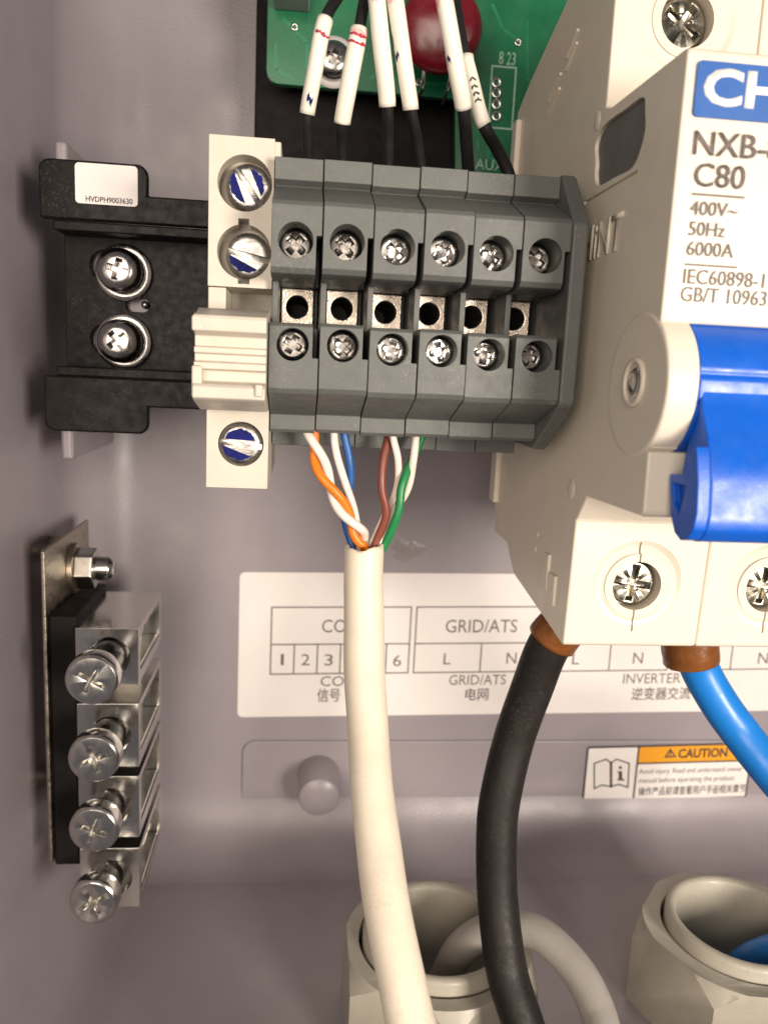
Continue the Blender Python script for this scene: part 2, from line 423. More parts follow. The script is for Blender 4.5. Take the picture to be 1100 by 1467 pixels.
# ================================================================== black mounting rail with tabs
def build_rail():
    t = thing('mounting_rail', 'black hat-shaped steel mounting rail with wide end tabs and two screws', 'rail', (0, 139, 8.5))
    XR = 130
    for s, za, zb, zt in ((1, 20.4, 24.5, 29.0), (-1, -3.2, -7.6, -11.9)):
        lo, hi = -40.2, -24.2
        r = 1.6
        pts = [(lo, za)]
        # outer corners of the tab rounded, then the flange running on to the right
        for cx, cz, a0, a1 in ((lo + r, zt - s * r, 180, 90), (hi - r, zt - s * r, 90, 0)):
            for k in range(6):
                a = math.radians(a0 + (a1 - a0) * k / 5); pts.append((cx + r * math.cos(a), cz + s * r * math.sin(a)))
        pts += [(hi, zb), (XR, zb), (XR, za)]
        part('flange', bake(plate(pts, 132.0, 133.6), bevel=.35, seg=2), 'rail_black', t)
        part('web', bake(box(-38.6, XR, 133.3, 140.2, min(za, za - s * 1.5), max(za, za - s * 1.5)), bevel=.25), 'rail_black', t)
    ch = plate([(-38.6, -1.8), (XR, -1.8), (XR, 19.0), (-38.6, 19.0)], 139.0, 140.4)
    o = at(200, 437, 139)
    cut = [plate(rounded(o.x - 2.2, o.x + 1.6, o.z - 1.1, o.z + 1.1, 1.05), 137, 142)]
    for py in (380, 486):
        c = at(156, py, 139); cut.append(plate(rounded(c.x - 2.9, c.x + 4, c.z - 2.3, c.z + 2.3, 2.2), 137, 142))
    part('channel', bake(ch, cut=join(*cut), bevel=.15, seg=1), 'rail_black', t)
    part('locating_pin', bake(lathe([(0, -4), (.62, -4), (.62, .5), (.3, .8), (0, .85)], (o.x + .9, 139.3, o.z + .1), n=16)), 'steel', t)
    for k, (px, py, ro) in enumerate(((165, 384, .25), (165, 486, .9))):
        c = at(px, py, 134.5)
        wc = (c.x + .5, 139.0, c.z - .2)
        wa = part('washer', bake(lathe([(2.2, 0), (4.35, 0), (4.5, .15), (4.5, .75), (4.35, .9), (2.2, .9)], wc, n=48, closed=True)), 'steel', t)
        sp = part('screw', move(pan_screw(3.45, 2.9, 'cross', ro, .55, .5, .15), wc[0], 136.2, wc[2]), 'steel', t)
        part('spring_washer', bake(lathe([(2.4, 0), (3.5, 0), (3.5, 1.8), (2.4, 1.8)], (wc[0], 138.1, wc[2]), n=40, closed=True)), 'steel_dark', sp)
    a = at(108, 290, 131.9); b = at(197, 238, 131.9)
    lab = part('label_sticker', bake(plate(rounded(a.x, b.x, a.z, b.z, .6), 131.9, 132.05)), 'label_white', t, 'small white serial number sticker')
    part('serial_number', print_px('HVDPH9003630', 123, 190, 290, 282.5, 131.88, .012), 'print_black', lab)
build_rail()

# ================================================================== grey terminal blocks
PITCH_X, TX0 = 5.78, -1.05
HOUS = [(131.6, 24.2), (101, 24.2), (101, 21.7), (102.3, 21.2), (95.3, 18.3), (95, 17.8), (95, 11.0), (95.5, 10.4), (97.2, 10.0), (110.5, 10.0),
        (110.5, 4.6), (95.4, 4.9), (95, 4.5), (95, -2.6), (95.4, -3.2), (102.9, -5.8), (103.5, -6.1), (103.5, -8.0), (103.9, -8.4), (113, -8.6), (113, -10.9), (131.6, -10.9)]
ORD = ['first', 'second', 'third', 'fourth', 'fifth', 'sixth']
TOPZ, BOTZ = 14.0, 2.45
def build_terminals():
    x = TX0; h = PITCH_X / 2 - .05
    body = prism(HOUS, x - h, x + h)
    cuts = [cyl((x - .1, 101.0, TOPZ), (0, -1, 0), 1.98, 10, 40), cyl((x - .15, 100.0, BOTZ), (0, -1, 0), 1.86, 10, 40),
            box(x + h - .62, x + h + 1, 90, 106, 8, 14.6), box(x + h - .7, x + h + 1, 90, 104, 1.0, 7),
            cyl((x + .15, 126, 7.6), (0, -1, 0), 1.7, 18, 24),
            cyl((x, 112, 26), (0, 0, -1), 1.6, 8, 20), cyl((x, 110, -12), (0, 0, 1), 1.7, 8, 20)]
    body = bake(body, cut=join(*cuts), bevel=.16, seg=2, angle=30)
    wallm = bake(box(x - h + .01, x - h + .75, 101.5, 110.45, 4.5, 10.1), bevel=.12)
    pl = plate([(x - 1.95, 4.65), (x + 2.35, 4.65), (x + 2.35, 9.95), (x - 1.95, 9.95)], 108.3, 110.4)
    pl = bake(pl, cut=cyl((x + .15, 116, 7.6), (0, -1, 0), 1.42, 12, 32), bevel=.22, seg=2)
    depth_t = [99.3, 99.3, 98.6, 98.6, 98.6, 98.9]
    depth_b = [97.6, 97.0, 97.0, 97.4, 98.0, 98.6]
    rnd = random.Random(4)
    base = (x, 131.6, -10.9); g = 'grey screw terminal blocks on the rail'
    proto = None
    for i in range(6):
        where = {0: 'next to the beige end clamp', 5: 'next to the dark end plate and breaker'}.get(i, 'counted from the beige end clamp')
        lab = f'{ORD[i]} dark grey screw terminal block {where}'
        if proto is None:
            t = thing('terminal_block', lab, 'terminal block', base, g); proto = t
            part('housing', body, 'terminal_grey', t); part('partition', wallm, 'terminal_grey', t); part('contact_plate', pl, 'tin_plate', t)
        else:
            t = proto.copy(); col.objects.link(t); t.location = MM(x + i * PITCH_X + rnd.uniform(-.04, .04), 131.6 + rnd.uniform(-.16, .16), -10.9 + rnd.uniform(-.12, .12)); t.rotation_euler = (rnd.uniform(-.004, .004), 0, rnd.uniform(-.002, .002)); t['label'] = lab
            for ch in [c for c in proto.children if c.name.startswith(('housing', 'partition', 'contact_plate'))]:
                c = ch.copy(); col.objects.link(c); c.parent = t
            t['_b'] = [x, 131.6, -10.9]
        bright = i in (2, 3, 4)
        for (z, dd, r) in ((TOPZ, depth_t[i], 1.93), (BOTZ, depth_b[i], 1.78)):
            sm = pan_screw(r, 1.3, 'combi', rnd.uniform(0, 3.14), .22, .85, .2)
            sm.transform(Matrix.Rotation(rnd.uniform(-.10, .10), 4, 'X') @ Matrix.Rotation(rnd.uniform(-.10, .10), 4, 'Z'))
            part('clamp_screw', move(sm, x - (.1 if z > 9 else .15), dd + 1.3, z), 'steel' if bright else 'steel_dark', t)
    e = thing('end_plate', 'thin dark grey end plate closing the terminal row beside the breaker', 'end plate', (31.7, 131.6, -10.9))
    prof = [(131.6, 24.6), (101.5, 24.6), (100.6, 24.2), (95.0, 18.2), (94.6, 17.4), (94.6, -2.6), (95.2, -3.6), (103.4, -8.9), (104.5, -9.4), (131.6, -9.4)]
    xa = TX0 + 5 * PITCH_X + PITCH_X / 2
    part('cover', bake(prism(prof, xa + .02, xa + 1.9), bevel=.3, seg=3), 'terminal_grey', e)
build_terminals()

# ================================================================== beige end clamp
def build_clamp():
    t = thing('end_clamp', 'beige plastic end clamp with three blue-marked slotted screws left of the terminals', 'end clamp', (-7.5, 131.6, -16))
    fd = 103.0; x0, x1 = -11.75, -4.02
    prof = [(131.6, 26.6), (fd, 26.6), (fd, 9.2), (112, 9.2), (112, 5.8), (fd, 5.8), (fd, -15.7), (131.6, -15.7)]
    s = [at(352, 262, fd), at(352, 361, fd), at(345, 636, fd)]
    body = prism(prof, x0, x1)
    cuts = [cyl((s[0].x - .1, fd + 3.6, s[0].z), (0, -1, 0), 3.25, 10, 40), cyl((s[1].x - .2, fd + 3.6, s[1].z), (0, -1, 0), 3.25, 10, 40),
            cyl((s[2].x, fd + 1.0, s[2].z), (0, -1, 0), 2.85, 10, 40)]
    body = bake(body, cut=join(*cuts), bevel=.0, smooth=False)
    # keyhole nicks of the second hole, drawn as slim cuts
    nick = join(box(s[1].x - .95, s[1].x + .35, fd - 2, fd + 3.5, s[1].z + 2.6, s[1].z + 3.9), box(s[1].x - .9, s[1].x + .5, fd - 2, fd + 3.5, s[1].z - 3.75, s[1].z - 2.6))
    body = bake(body, cut=nick, bevel=.18, seg=2, angle=30)
    part('body', body, 'clamp_beige', t)
    part('pocket_wall', bake(box(x0 + .02, x0 + 2.2, fd + .15, 111.9, 5.9, 9.1), bevel=.15), 'clamp_beige', t)
    part('shoulder', bake(box(x1 - .4, x1 + .75, fd + .25, 125, 24.35, 26.4), bevel=.2), 'clamp_beige', t)
    # ridged snap clip
    cd = 91.6
    clip = [(fd + .5, 6.2), (96, 6.1), (94.4, 5.6), (cd, 5.1), (cd - .2, 4.7), (cd - .1, 3.4), (cd + 1.3, 2.9), (cd + 1.4, 1.75), (cd + .75, 1.65), (cd + .7, 1.0),
            (cd + 1.25, .9), (cd + 1.2, .1), (cd + .6, 0), (cd + .5, -.75), (cd + 1.7, -.9), (cd + 1.6, -2.1), (cd, -2.35), (cd - .4, -2.7), (cd - .4, -3.9), (cd + .4, -4.3), (98, -5.6), (fd + .5, -5.8)]
    part('clip', bake(prism(clip, x0 - .25, x1 - .02), bevel=.13, seg=2, angle=30), 'clamp_beige', t)
    for za, zb, dd in ((3.3, 5.0, cd - .28), (-4.0, -.4, cd - .02)):
        part('clip_end_cheek', bake(box(x0 - .42, x0 + .75, dd + .1, dd + 3.2, za, zb), bevel=.25, seg=2), 'clamp_beige', t)
    part('latch', bake(box(x1 - 1.15, x1 - .25, cd - .75, cd + 2, -3.6, -2.2), bevel=.2), 'clamp_beige', t)
    for k, (c, dd, r, ro, q) in enumerate(((s[0], fd + .2, 2.75, .95, (1, -1)), (s[1], fd + .3, 2.75, .2, (1, -1)), (s[2], fd - .3, 2.72, .12, (1, -1)))):
        sc = part('screw', move(pan_screw(r, 1.5, 'slot', ro, .32, .6, .13), c.x + (.3 if k < 2 else 0), dd + 1.5, c.z - (.35 if k < 2 else 0)), 'steel_worn', t, 'slotted steel screw dabbed with blue ink')
        # the ink is a thin film lying on part of the head, cut to the head's own circle on each side of the slot
        for side in q if k != 1 else (-1,):
            pts = []
            a0, a1 = (200, 330) if k == 0 else ((200, 330) if k == 1 else (100, 230))
            cr, sr = math.cos(-ro), math.sin(-ro)
            rr = r * .80
            if side > 0: arc = [(rr * .85 * math.cos(math.radians(a)) - .15, .40 + rr * .70 * math.sin(math.radians(a))) for a in range(10, 150 if k == 0 else 186, 10)]
            else: arc = [(rr * .92 * math.cos(math.radians(a)) - .2, -.42 + rr * .72 * math.sin(math.radians(a))) for a in range(182, 330, 10)]
            rj = random.Random(k * 5 + side)
            arc = [(x * rj.uniform(.97, 1.03), z * rj.uniform(.95, 1.05)) for x, z in arc]
            pts = [(x * cr - z * sr, x * sr + z * cr) for x, z in arc]
            cx, cz = c.x + (.3 if k < 2 else 0), c.z - (.35 if k < 2 else 0)
            part('ink_mark', bake(plate([(cx + x, cz + z) for x, z in pts], dd - .1, dd + .1)), 'ink_blue', sc)
build_clamp()

# ================================================================== circuit breaker
BX, BW = 34.9, 18.2
def build_breaker():
    t = thing('circuit_breaker', 'cream two-pole circuit breaker with blue lever and printed front', 'circuit breaker', (BX + BW, 139, -34.3))
    prof = [(142.5, 44.0), (135.4, 46.8), (126.8, 49.3), (116.5, 52.3), (100, 54.0), (99.6, 53.6), (99.2, 32.0), (97.5, 31.5), (78.6, 31.2), (78.1, 30.8), (77.9, 6.0),
            (86, 5.6), (86, -6.6), (77.6, -6.8), (77.3, -13.0), (77.7, -13.5), (93.7, -14.0), (96.6, -17.4), (97.3, -34.0), (97.8, -34.4), (107.4, -33.2), (123.5, -31.4), (128.8, -27.5),
            (137.7, -27.4), (141, -12.5), (142.5, 0)]
    zs = [(-26.0, 97.0), (42.5, 99.4)]
    # oval recess in the left side and the seam under it
    ov = [at(px, py, 1) for px, py in ((921, 138), (924, 160), (924, 185), (917, 215), (905, 240), (880, 254), (856, 266), (852, 250), (853, 232), (852, 210), (858, 190), (870, 174), (895, 156))]
    ovp = []
    for v in ov:
        q = v * (BX / v.x); ovp.append((q.y, q.z))
    cl = [Vector((d, z, 0)) for d, z in ovp]; cl = catmull(cl[-2:] + cl + cl[:2], 4)
    ovp = [(v.x, v.y) for v in cl[8:8 + 4 * len(ovp)]]
    for p in range(2):
        a = BX + p * BW; b = a + BW - .06; cx = (a + b) / 2
        body = bake(prism(prof, a, b), bevel=.6, seg=4, angle=20, flat=False)
        cuts = []
        for z, d in zs:
            cuts.append(lathe([(0, -4), (3.25, -4), (3.25, 2), (0, 2)], (cx, d, z), n=48, smooth=False))
        cuts.append(box(cx - .12, cx + .12, 90, 98.0, -23.2, -20.2)); cuts.append(box(cx - .12, cx + .12, 90, 98.0, -32.2, -28.8))
        # wire entry under each terminal
        cuts.append(box(cx - 5.2, cx + 5.2, 99.8, 117, -36, -28))
        if p == 0: cuts += [prism(ovp, BX - 1, BX + .7), prism([(104, 21.9), (104, 22.25), (87.5, 22.35), (87.5, 22.0)], BX - 1, BX + .3)]
        body = bake(body, cut=join(*cuts), smooth=False)
        # counterbore ring round each screw
        rings = [lathe([(4.3, 1), (4.3, .2), (4.8, .02), (5.4, .1), (6.1, .5), (6.1, 1)], (cx, d + .35, z), n=56, smooth=False, closed=True) for z, d in zs]
        body = bake(body, cut=join(*rings), bevel=.07, seg=1, angle=42)
        hs = part('pole_housing', body, 'breaker_beige', t)
        if p == 0:
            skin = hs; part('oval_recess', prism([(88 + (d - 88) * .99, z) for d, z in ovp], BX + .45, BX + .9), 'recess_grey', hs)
        for z, d in zs:
            sc = pan_screw(3.05, 1.6, 'pozi', .15 if z < 0 else .6, .12, .86, .17)
            part('terminal_screw', move(sc, cx, d + 3.0, z), 'screw_tarnish', t)
    # pivot cheek: ring groove, disc and rivet
    c = (82.0, -.3)
    ck = lathe([(0, 0), (7.5, 0), (7.5, 3.3), (0, 3.3)], (BX - .2, c[0], c[1]), (1, 0, 0), n=64, smooth=False)
    ck = bake(ck, bevel=.4, seg=4)
    cheek = part('pivot_cheek', ck, 'breaker_beige', t)
    part('rivet_collar', bake(lathe([(1.9, 0), (2.1, .35), (2.5, .35), (2.7, 0)], (BX - .19, c[0] + .3, c[1] + .3), (-1, 0, 0), n=40, closed=True)), 'breaker_beige', cheek)
    part('rivet', bake(lathe([(1.7, -.2), (1.6, .1), (1.0, .3), (.8, -.1), (0, -.2)], (BX - .2, c[0] + .3, c[1] + .3), (-1, 0, 0), n=32)), 'nickel', cheek)
    ck2 = prism([(86.5, -6.5), (86.5, 5.5), (77.9, 5.5), (77.5, -6.5)], BX + .2, BX + 3.0)
    part('cheek_filler', bake(ck2, bevel=.2), 'breaker_beige', cheek)
    for dd, z, r in ((99.4, -13.9, 1.55), (101.8, 31.2, 1.3), (112, -22.5, .5), (112.5, -24.8, .5)):
        part('side_dimple', bake(lathe([(0, .16), (r * .5, .13), (r * .85, 0.03), (r, -.1)], (BX - .0, dd, z), (-1, 0, 0), n=28)), 'breaker_beige', skin)
    for (da, db, za, zb) in ((112.2, 116.2, 43.2, 43.6), (112.2, 116.2, 41.6, 42.0), (118.5, 124.0, 39.9, 40.3), (118.5, 124, 38.0, 38.4)):
        part('side_rib', bake(prism([(da, za + 2.0), (db, za), (db, zb), (da, zb + 2.0)], BX - .3, BX + .1), bevel=.1), 'breaker_beige', skin)
    for (da, db, za, zb) in ((105.2, 107.4, -29.3, -24.0), (101.8, 104.6, -30.4, -26.2)):
        part('side_rib', bake(box(BX - .4, BX + .1, da, db, za, zb), bevel=.15), 'breaker_beige', skin)
    for (da, db, za, zb) in ((136.5, 140.0, -22, -9), (139.2, 142, 32, 42)):
        part('rail_foot', bake(box(BX - .9, BX + .1, da, db, za, zb), bevel=.3), 'breaker_beige', skin)
    def on_side(px, py):
        v = at(px, py, 1); q = v * (BX / v.x); return q.y, q.z
    # raised maker's name on the side, running from the rail towards the front
    d1, z1 = on_side(888, 366); d0 = d1 + 16.5
    em = lettering('CHiNT', 0, 16.5, 14.6, 18.6, 0, .006, .22, on_x=BX + .02)
    for v in em.vertices: v.co.y = d0 - v.co.y
    part('raised_lettering', em, 'breaker_beige', skin)
    # front print
    fd = 77.86
    a = at(992, 166, fd); b = at(992, 84, fd)
    lg = part('logo_field', bake(plate(rounded(a.x, a.x + 20.5, a.z, b.z, .45), fd - .06, fd + .3)), 'logo_blue', t)
    lt = lettering('CHiNT', at(1004, 150, fd).x, at(1004, 150, fd).x + 17.4, at(1040, 150, fd).z, at(1040, 101, fd).z, fd - .07, .035, .04)
    part('logo_lettering', lt, 'print_white', lg)
    def pr(body, x0, x1, yb, yc, bold=.0):
        part('print', print_px(body, x0, x1, yb, yc, fd - .02, bold, .04), 'print_grey', t)
    pr('NXB-80', 992, 1142, 226, 192, .004); pr('C80', 993, 1066, 268, 235, .004)
    pr('400V~', 988, 1056, 309, 289); pr('50Hz', 986, 1038, 338, 318); pr('6000A', 983, 1050, 367, 347)
    pr('IEC60898-1', 978, 1094, 409, 388); pr('GB/T 10963.1', 974, 1112, 435, 414)
    for y, x0, x1 in ((277, 992, 1067), (378, 981, 1056)):
        p0, p1 = at(x0, y, fd), at(x1, y, fd)
        part('print_rule', box(p0.x, p1.x, fd - .06, fd + .02, p0.z - .09, p0.z + .09), 'print_grey', t)
    # lever: ribbed drum between the cheeks and the handle hanging in front of the lower nose
    lx0, lx1 = BX + 3.15, BX + 2 * BW - 3.2
    drum = []
    R = 7.25
    for k in range(0, 361, 6):
        a = math.radians(k); r = R
        if 150 <= k <= 215: r = R - (.45 if (k // 6) % 4 in (0,) else 0)
        drum.append((82.0 + r * math.cos(a), -.3 + r * math.sin(a)))
    lv = part('lever', bake(prism(drum[:-1], lx0, lx1), bevel=.2, seg=2, angle=50), 'lever_blue', t)
    hp = [(75.0, .5), (74.4, -2.2), (73.0, -4.4), (71.8, -6.6), (71.1, -9.0), (70.7, -11.8), (71.0, -13.6), (72.0, -14.7), (73.4, -15.1), (74.8, -14.6), (76.0, -13.0), (76.9, -10.0), (77.1, -8.8), (76.5, -5), (78, 0)]
    part('handle', bake(prism(hp, lx0 + .3, lx1 - .3), bevel=.3, seg=3, angle=28), 'lever_blue', lv)
    hp2 = [(72.3, -5.6), (71.85, -6.6), (71.15, -9.0), (70.75, -11.8), (71.05, -13.5), (72.0, -14.6), (73.4, -15.0), (74.75, -14.5), (75.95, -12.9), (76.85, -10.0), (77.05, -8.9), (74.3, -8.6), (73.6, -7.2)]
    hb = bake(prism(hp2, BX + 2.2, lx0 + .4), cut=prism([(73.4, -9.6), (76.3, -9.7), (75.5, -11.6), (74.2, -12.6)], BX, BX + 2.9), bevel=.25, seg=3, angle=28)
    part('handle_shoulder', hb, 'lever_blue', lv)
build_breaker()

# ================================================================== circuit board and its tray behind the terminals
def build_board():
    tr = thing('mounting_tray', 'flat black tray on the back wall behind the green circuit board', 'tray', (20, 175, 46))
    a = at(363, 245, 166); b = at(363, 0, 166)
    part('tray_plate', bake(plate([(a.x, -2), (98, -2), (98, 120), (a.x, 120)], 166, 169.5), bevel=.5), 'tray_black', tr)
    for x, z in ((-2, 10), (85, 10), (85, 100)):
        part('standoff', cyl((x, 169.3, z), (0, 1, 0), 4, 5.8, 20), 'tray_black', tr)
    t = thing('circuit_board', 'green circuit board with dark red disc component above the terminals', 'circuit board', (20, 157, 58))
    d = 157
    p = lambda px, py: (at(px, py, d).x, at(px, py, d).z)
    bl = p(381, 118); st = p(652, 138); lo = p(652, 262)
    pts = []
    r = 2.2
    for k in range(6):
        an = math.radians(180 + 90 * k / 5); pts.append((bl[0] + r + r * math.cos(an), bl[1] + r + r * math.sin(an)))
    pts += [(st[0], bl[1]), (lo[0], lo[1]), (95, lo[1]), (95, 118), (bl[0], 118)]
    part('board', bake(plate(pts, d, d + 1.6), bevel=.12, seg=1), 'board_green', t)
    for x, z in ((5, 80), (60, 80)):
        part('spacer', cyl((x, d + 1.6, z), (0, 1, 0), 3, 7.5, 20), 'tray_black', t)
    s = at(478, 80, 154)
    wv = part('washer_pad', bake(lathe([(1.5, 0), (4.3, 0), (4.4, .2), (1.5, .25)], (s.x, d, s.z), n=40, closed=True)), 'label_white', t)
    part('board_screw', move(pan_screw(3.3, 2.6, 'cross', .4, .6, .42, .16), s.x, d - .3, s.z), 'steel', t)
    v = at(634, 34, 146)
    part('disc_component', bake(lathe([(0, -2.2), (5.4, -2.1), (6.8, -1.2), (7.1, 0), (6.8, 1.2), (5.4, 2.1), (0, 2.4)], (v.x, 148, v.z), (-.12, -1, -.08), n=48)), 'varistor_red', t)
    for s_ in (-2.5, 2.5):
        part('component_lead', tube(catmull([(v.x + s_, 148.4, v.z - 5), (v.x + s_ * .9, 150.5, v.z - 8.6), (v.x + s_, 157, v.z - 9.0)], 5), .35, 8), 'solder', t)
    a0 = p(388, 30); 
    k0 = p(380, 12); k1 = p(446, -60)
    part('connector', bake(box(k0[0] + 1.5, k1[0], d - 7, d, k0[1], k0[1] + 11), bevel=.4), 'component_grey', t)
    # silkscreen box with pads
    q0, q1 = p(698, 183), p(738, 98)
    for (xa, xb, za, zb) in ((q0[0], q1[0], q0[1], q0[1] + .3), (q0[0], q1[0], q1[1], q1[1] + .3), (q0[0], q0[0] + .3, q0[1], q1[1]), (q1[0], q1[0] + .3, q0[1], q1[1] + .3)):
        part('silkscreen_line', box(xa, xb, d - .05, d + .02, za, zb), 'silkscreen', t)
    for y in (118, 133, 149, 166):
        c = p(711, y)
        part('solder_pad', bake(lathe([(.42, 0), (1.05, 0), (.9, .3), (.42, .3)], (c[0], d, c[1]), n=20, closed=True)), 'solder', t)
    part('silkscreen_lettering', print_px('8 23', 714, 738, 92, 74, d - .02, .01, .03), 'silkscreen', t)
    part('silkscreen_lettering', print_px('AUX', 680, 722, 243, 228, d - .02, .01, .03), 'silkscreen', t)
    for pts in (((395, 60), (395, 100), (420, 112)), ((405, 25), (440, 60), (440, 98), (455, 108)), ((545, 100), (575, 118), (640, 120)), ((755, 30), (755, 110), (770, 130)),
                ((700, 200), (700, 225), (725, 240)), ((660, 150), (684, 172), (684, 215)), ((600, 60), (560, 92), (530, 112)), ((745, 60), (720, 40), (705, 5))):
        L2 = [Vector((*p(*q), 0)) for q in pts]
        for qa, qb in zip(L2[:-1], L2[1:]):
            n_ = (qb - qa).normalized(); nn = Vector((-n_.y, n_.x, 0)) * .28
            part('trace', plate([(v.x, v.y) for v in (qa + nn, qb + nn, qb - nn, qa - nn)], d - .03, d + .02), 'trace_green', t)
    for px, py in ((422, 38), (545, 95), (600, 118), (742, 60)):
        c = p(px, py); part('via', bake(lathe([(.3, 0), (.75, 0), (.6, .18), (.3, .18)], (c[0], d, c[1]), n=16, closed=True)), 'solder', t)
build_board()

# ================================================================== six black wires with marker sleeves
def build_wires():
    spec = [  # pixel points of the black core, then the two sleeve ends, sleeve width, extra marks
        ([(441, 250, 113), (441, 205, 111), (440, 165, 109), (452, 95, 107), (466, 28, 107), (486, -8, 110), (520, -60, 120)], (440, 163), (466, 27), 21, 'red', 'leftmost of the six'),
        ([(490, 250, 113), (489, 205, 111), (490, 175, 109), (502, 110, 107), (515, 40, 107), (524, -8, 110), (540, -60, 120)], (490, 176), (514, 41), 23, 'red2', 'second, with two red bars'),
        ([(556, 252, 113), (556, 205, 111), (555, 150, 108), (547, 70, 106), (538, -15, 106), (530, -70, 110)], (555, 152), (538, -14), 23, 'none', 'third from the left'),
        ([(604, 252, 113), (598, 205, 111), (589, 158, 108), (578, 80, 106), (564, -15, 106), (555, -70, 110)], (588, 157), (565, -14), 22, 'blue', 'fourth from the left'),
        ([(671, 255, 113), (668, 205, 110), (664, 155, 107), (651, 80, 105), (634, -15, 105), (626, -70, 110)], (664, 155), (634, -14), 23, 'blue', 'fifth, in front of the red disc'),
        ([(731, 258, 113), (713, 215, 112), (692, 176, 110), (676, 120, 110), (660, 55, 111), (648, -20, 114), (640, -70, 118)], (694, 179), (667, 80), 20, 'text', 'rightmost and slanting to the right'),
    ]
    for i, (pts, s0, s1, wpx, mk, lab) in enumerate(spec):
        path = [at(*q) for q in pts]
        p0 = Vector(path[0]); path = [Vector((p0.x, p0.y, p0.z - 4.5))] + path
        cu = catmull(path, 12)
        t = thing('wire', f'black wire in a white marker sleeve, {lab}', 'wire', tuple(cu[0]), 'marked wires entering the terminals from above')
        wr = .72 if i < 4 else .84
        part('core', tube(cu, wr, 14, rfun=(lambda u: .62 + .38 * min(1, u * 3.2)) if i < 4 else None), 'wire_black', t)
        # sleeve: follows the same path between the two pixel heights
        sel = []
        for v in cu:
            z0 = at(s0[0], s0[1], v.y).z; z1 = at(s1[0], s1[1], v.y).z
            if z0 <= v.z <= z1: sel.append(v)
        a = at(s0[0], s0[1], sel[0].y); b = at(s1[0], s1[1], sel[-1].y)
        sel = [Vector((sel[0].x + (a.x - sel[0].x), sel[0].y, a.z))] + sel[1:-1] + [Vector((b.x, sel[-1].y, b.z))]
        r = max(wpx / 2 * 107 / FPX, wr * 1.2)
        sl = part('marker_sleeve', tube(sel, r, 22, hollow=r * .86, wob=.03, seed=i), 'sleeve_white', t)
        F = frames(sel)
        rm = random.Random(i + 11)
        def ring(u, h, m, arc=(0, 360), rr=1.012):
            # a printed band: a patch of the sleeve's own surface, a hair proud
            n0 = u * (len(sel) - 1); k = int(n0); fr = n0 - k; p = sel[k].lerp(sel[min(k + 1, len(sel) - 1)], fr); x, y, tt = F[k]
            V = []; Fc = []; n = 14
            # direction to the camera
            tc = (-p).normalized(); tc = (tc - tt * tc.dot(tt)).normalized(); sd = tt.cross(tc)
            for j in range(n + 1):
                an = math.radians(arc[0] + (arc[1] - arc[0]) * j / n); q = (tc * math.cos(an) + sd * math.sin(an)) * r * rr
                e0 = rm.uniform(.1, .6) * h; e1 = rm.uniform(.1, .6) * h; sk = .25 * h * math.sin(j * .45 + i); V.append(p + q - tt * (e0 - sk)); V.append(p + q + tt * (e1 + sk))
            for j in range(n): Fc.append((2 * j, 2 * j + 2, 2 * j + 3, 2 * j + 1))
            me = new_mesh(V, Fc, True); part('printed_mark', me, m, sl)
        if mk == 'red': ring(.80, .55, 'ink_red', (-80, 80)); ring(.16, 1.0, 'ink_blue', (-20, 25), 1.02)
        if mk == 'red2': ring(.955, 1.3, 'ink_pink', (-75, 75)); ring(.93, .5, 'ink_red', (-75, 75), 1.02); ring(.85, .5, 'ink_red', (-75, 75), 1.02)
        if mk == 'blue': ring(.50, .9, 'ink_blue', (-70, -30), 1.02); ring(.62, 2.2, 'ink_blue', (-85, -70), 1.02)
        if mk == 'blue' or mk == 'none': ring(.955, 1.2, 'ink_pink', (-70, 70)); ring(.965, .35, 'ink_red', (-60, 60), 1.02)
        if mk == 'text':
            for u in (.35, .45, .55, .66): ring(u, .45, 'print_black', (-10, 40), 1.02)
build_wires()

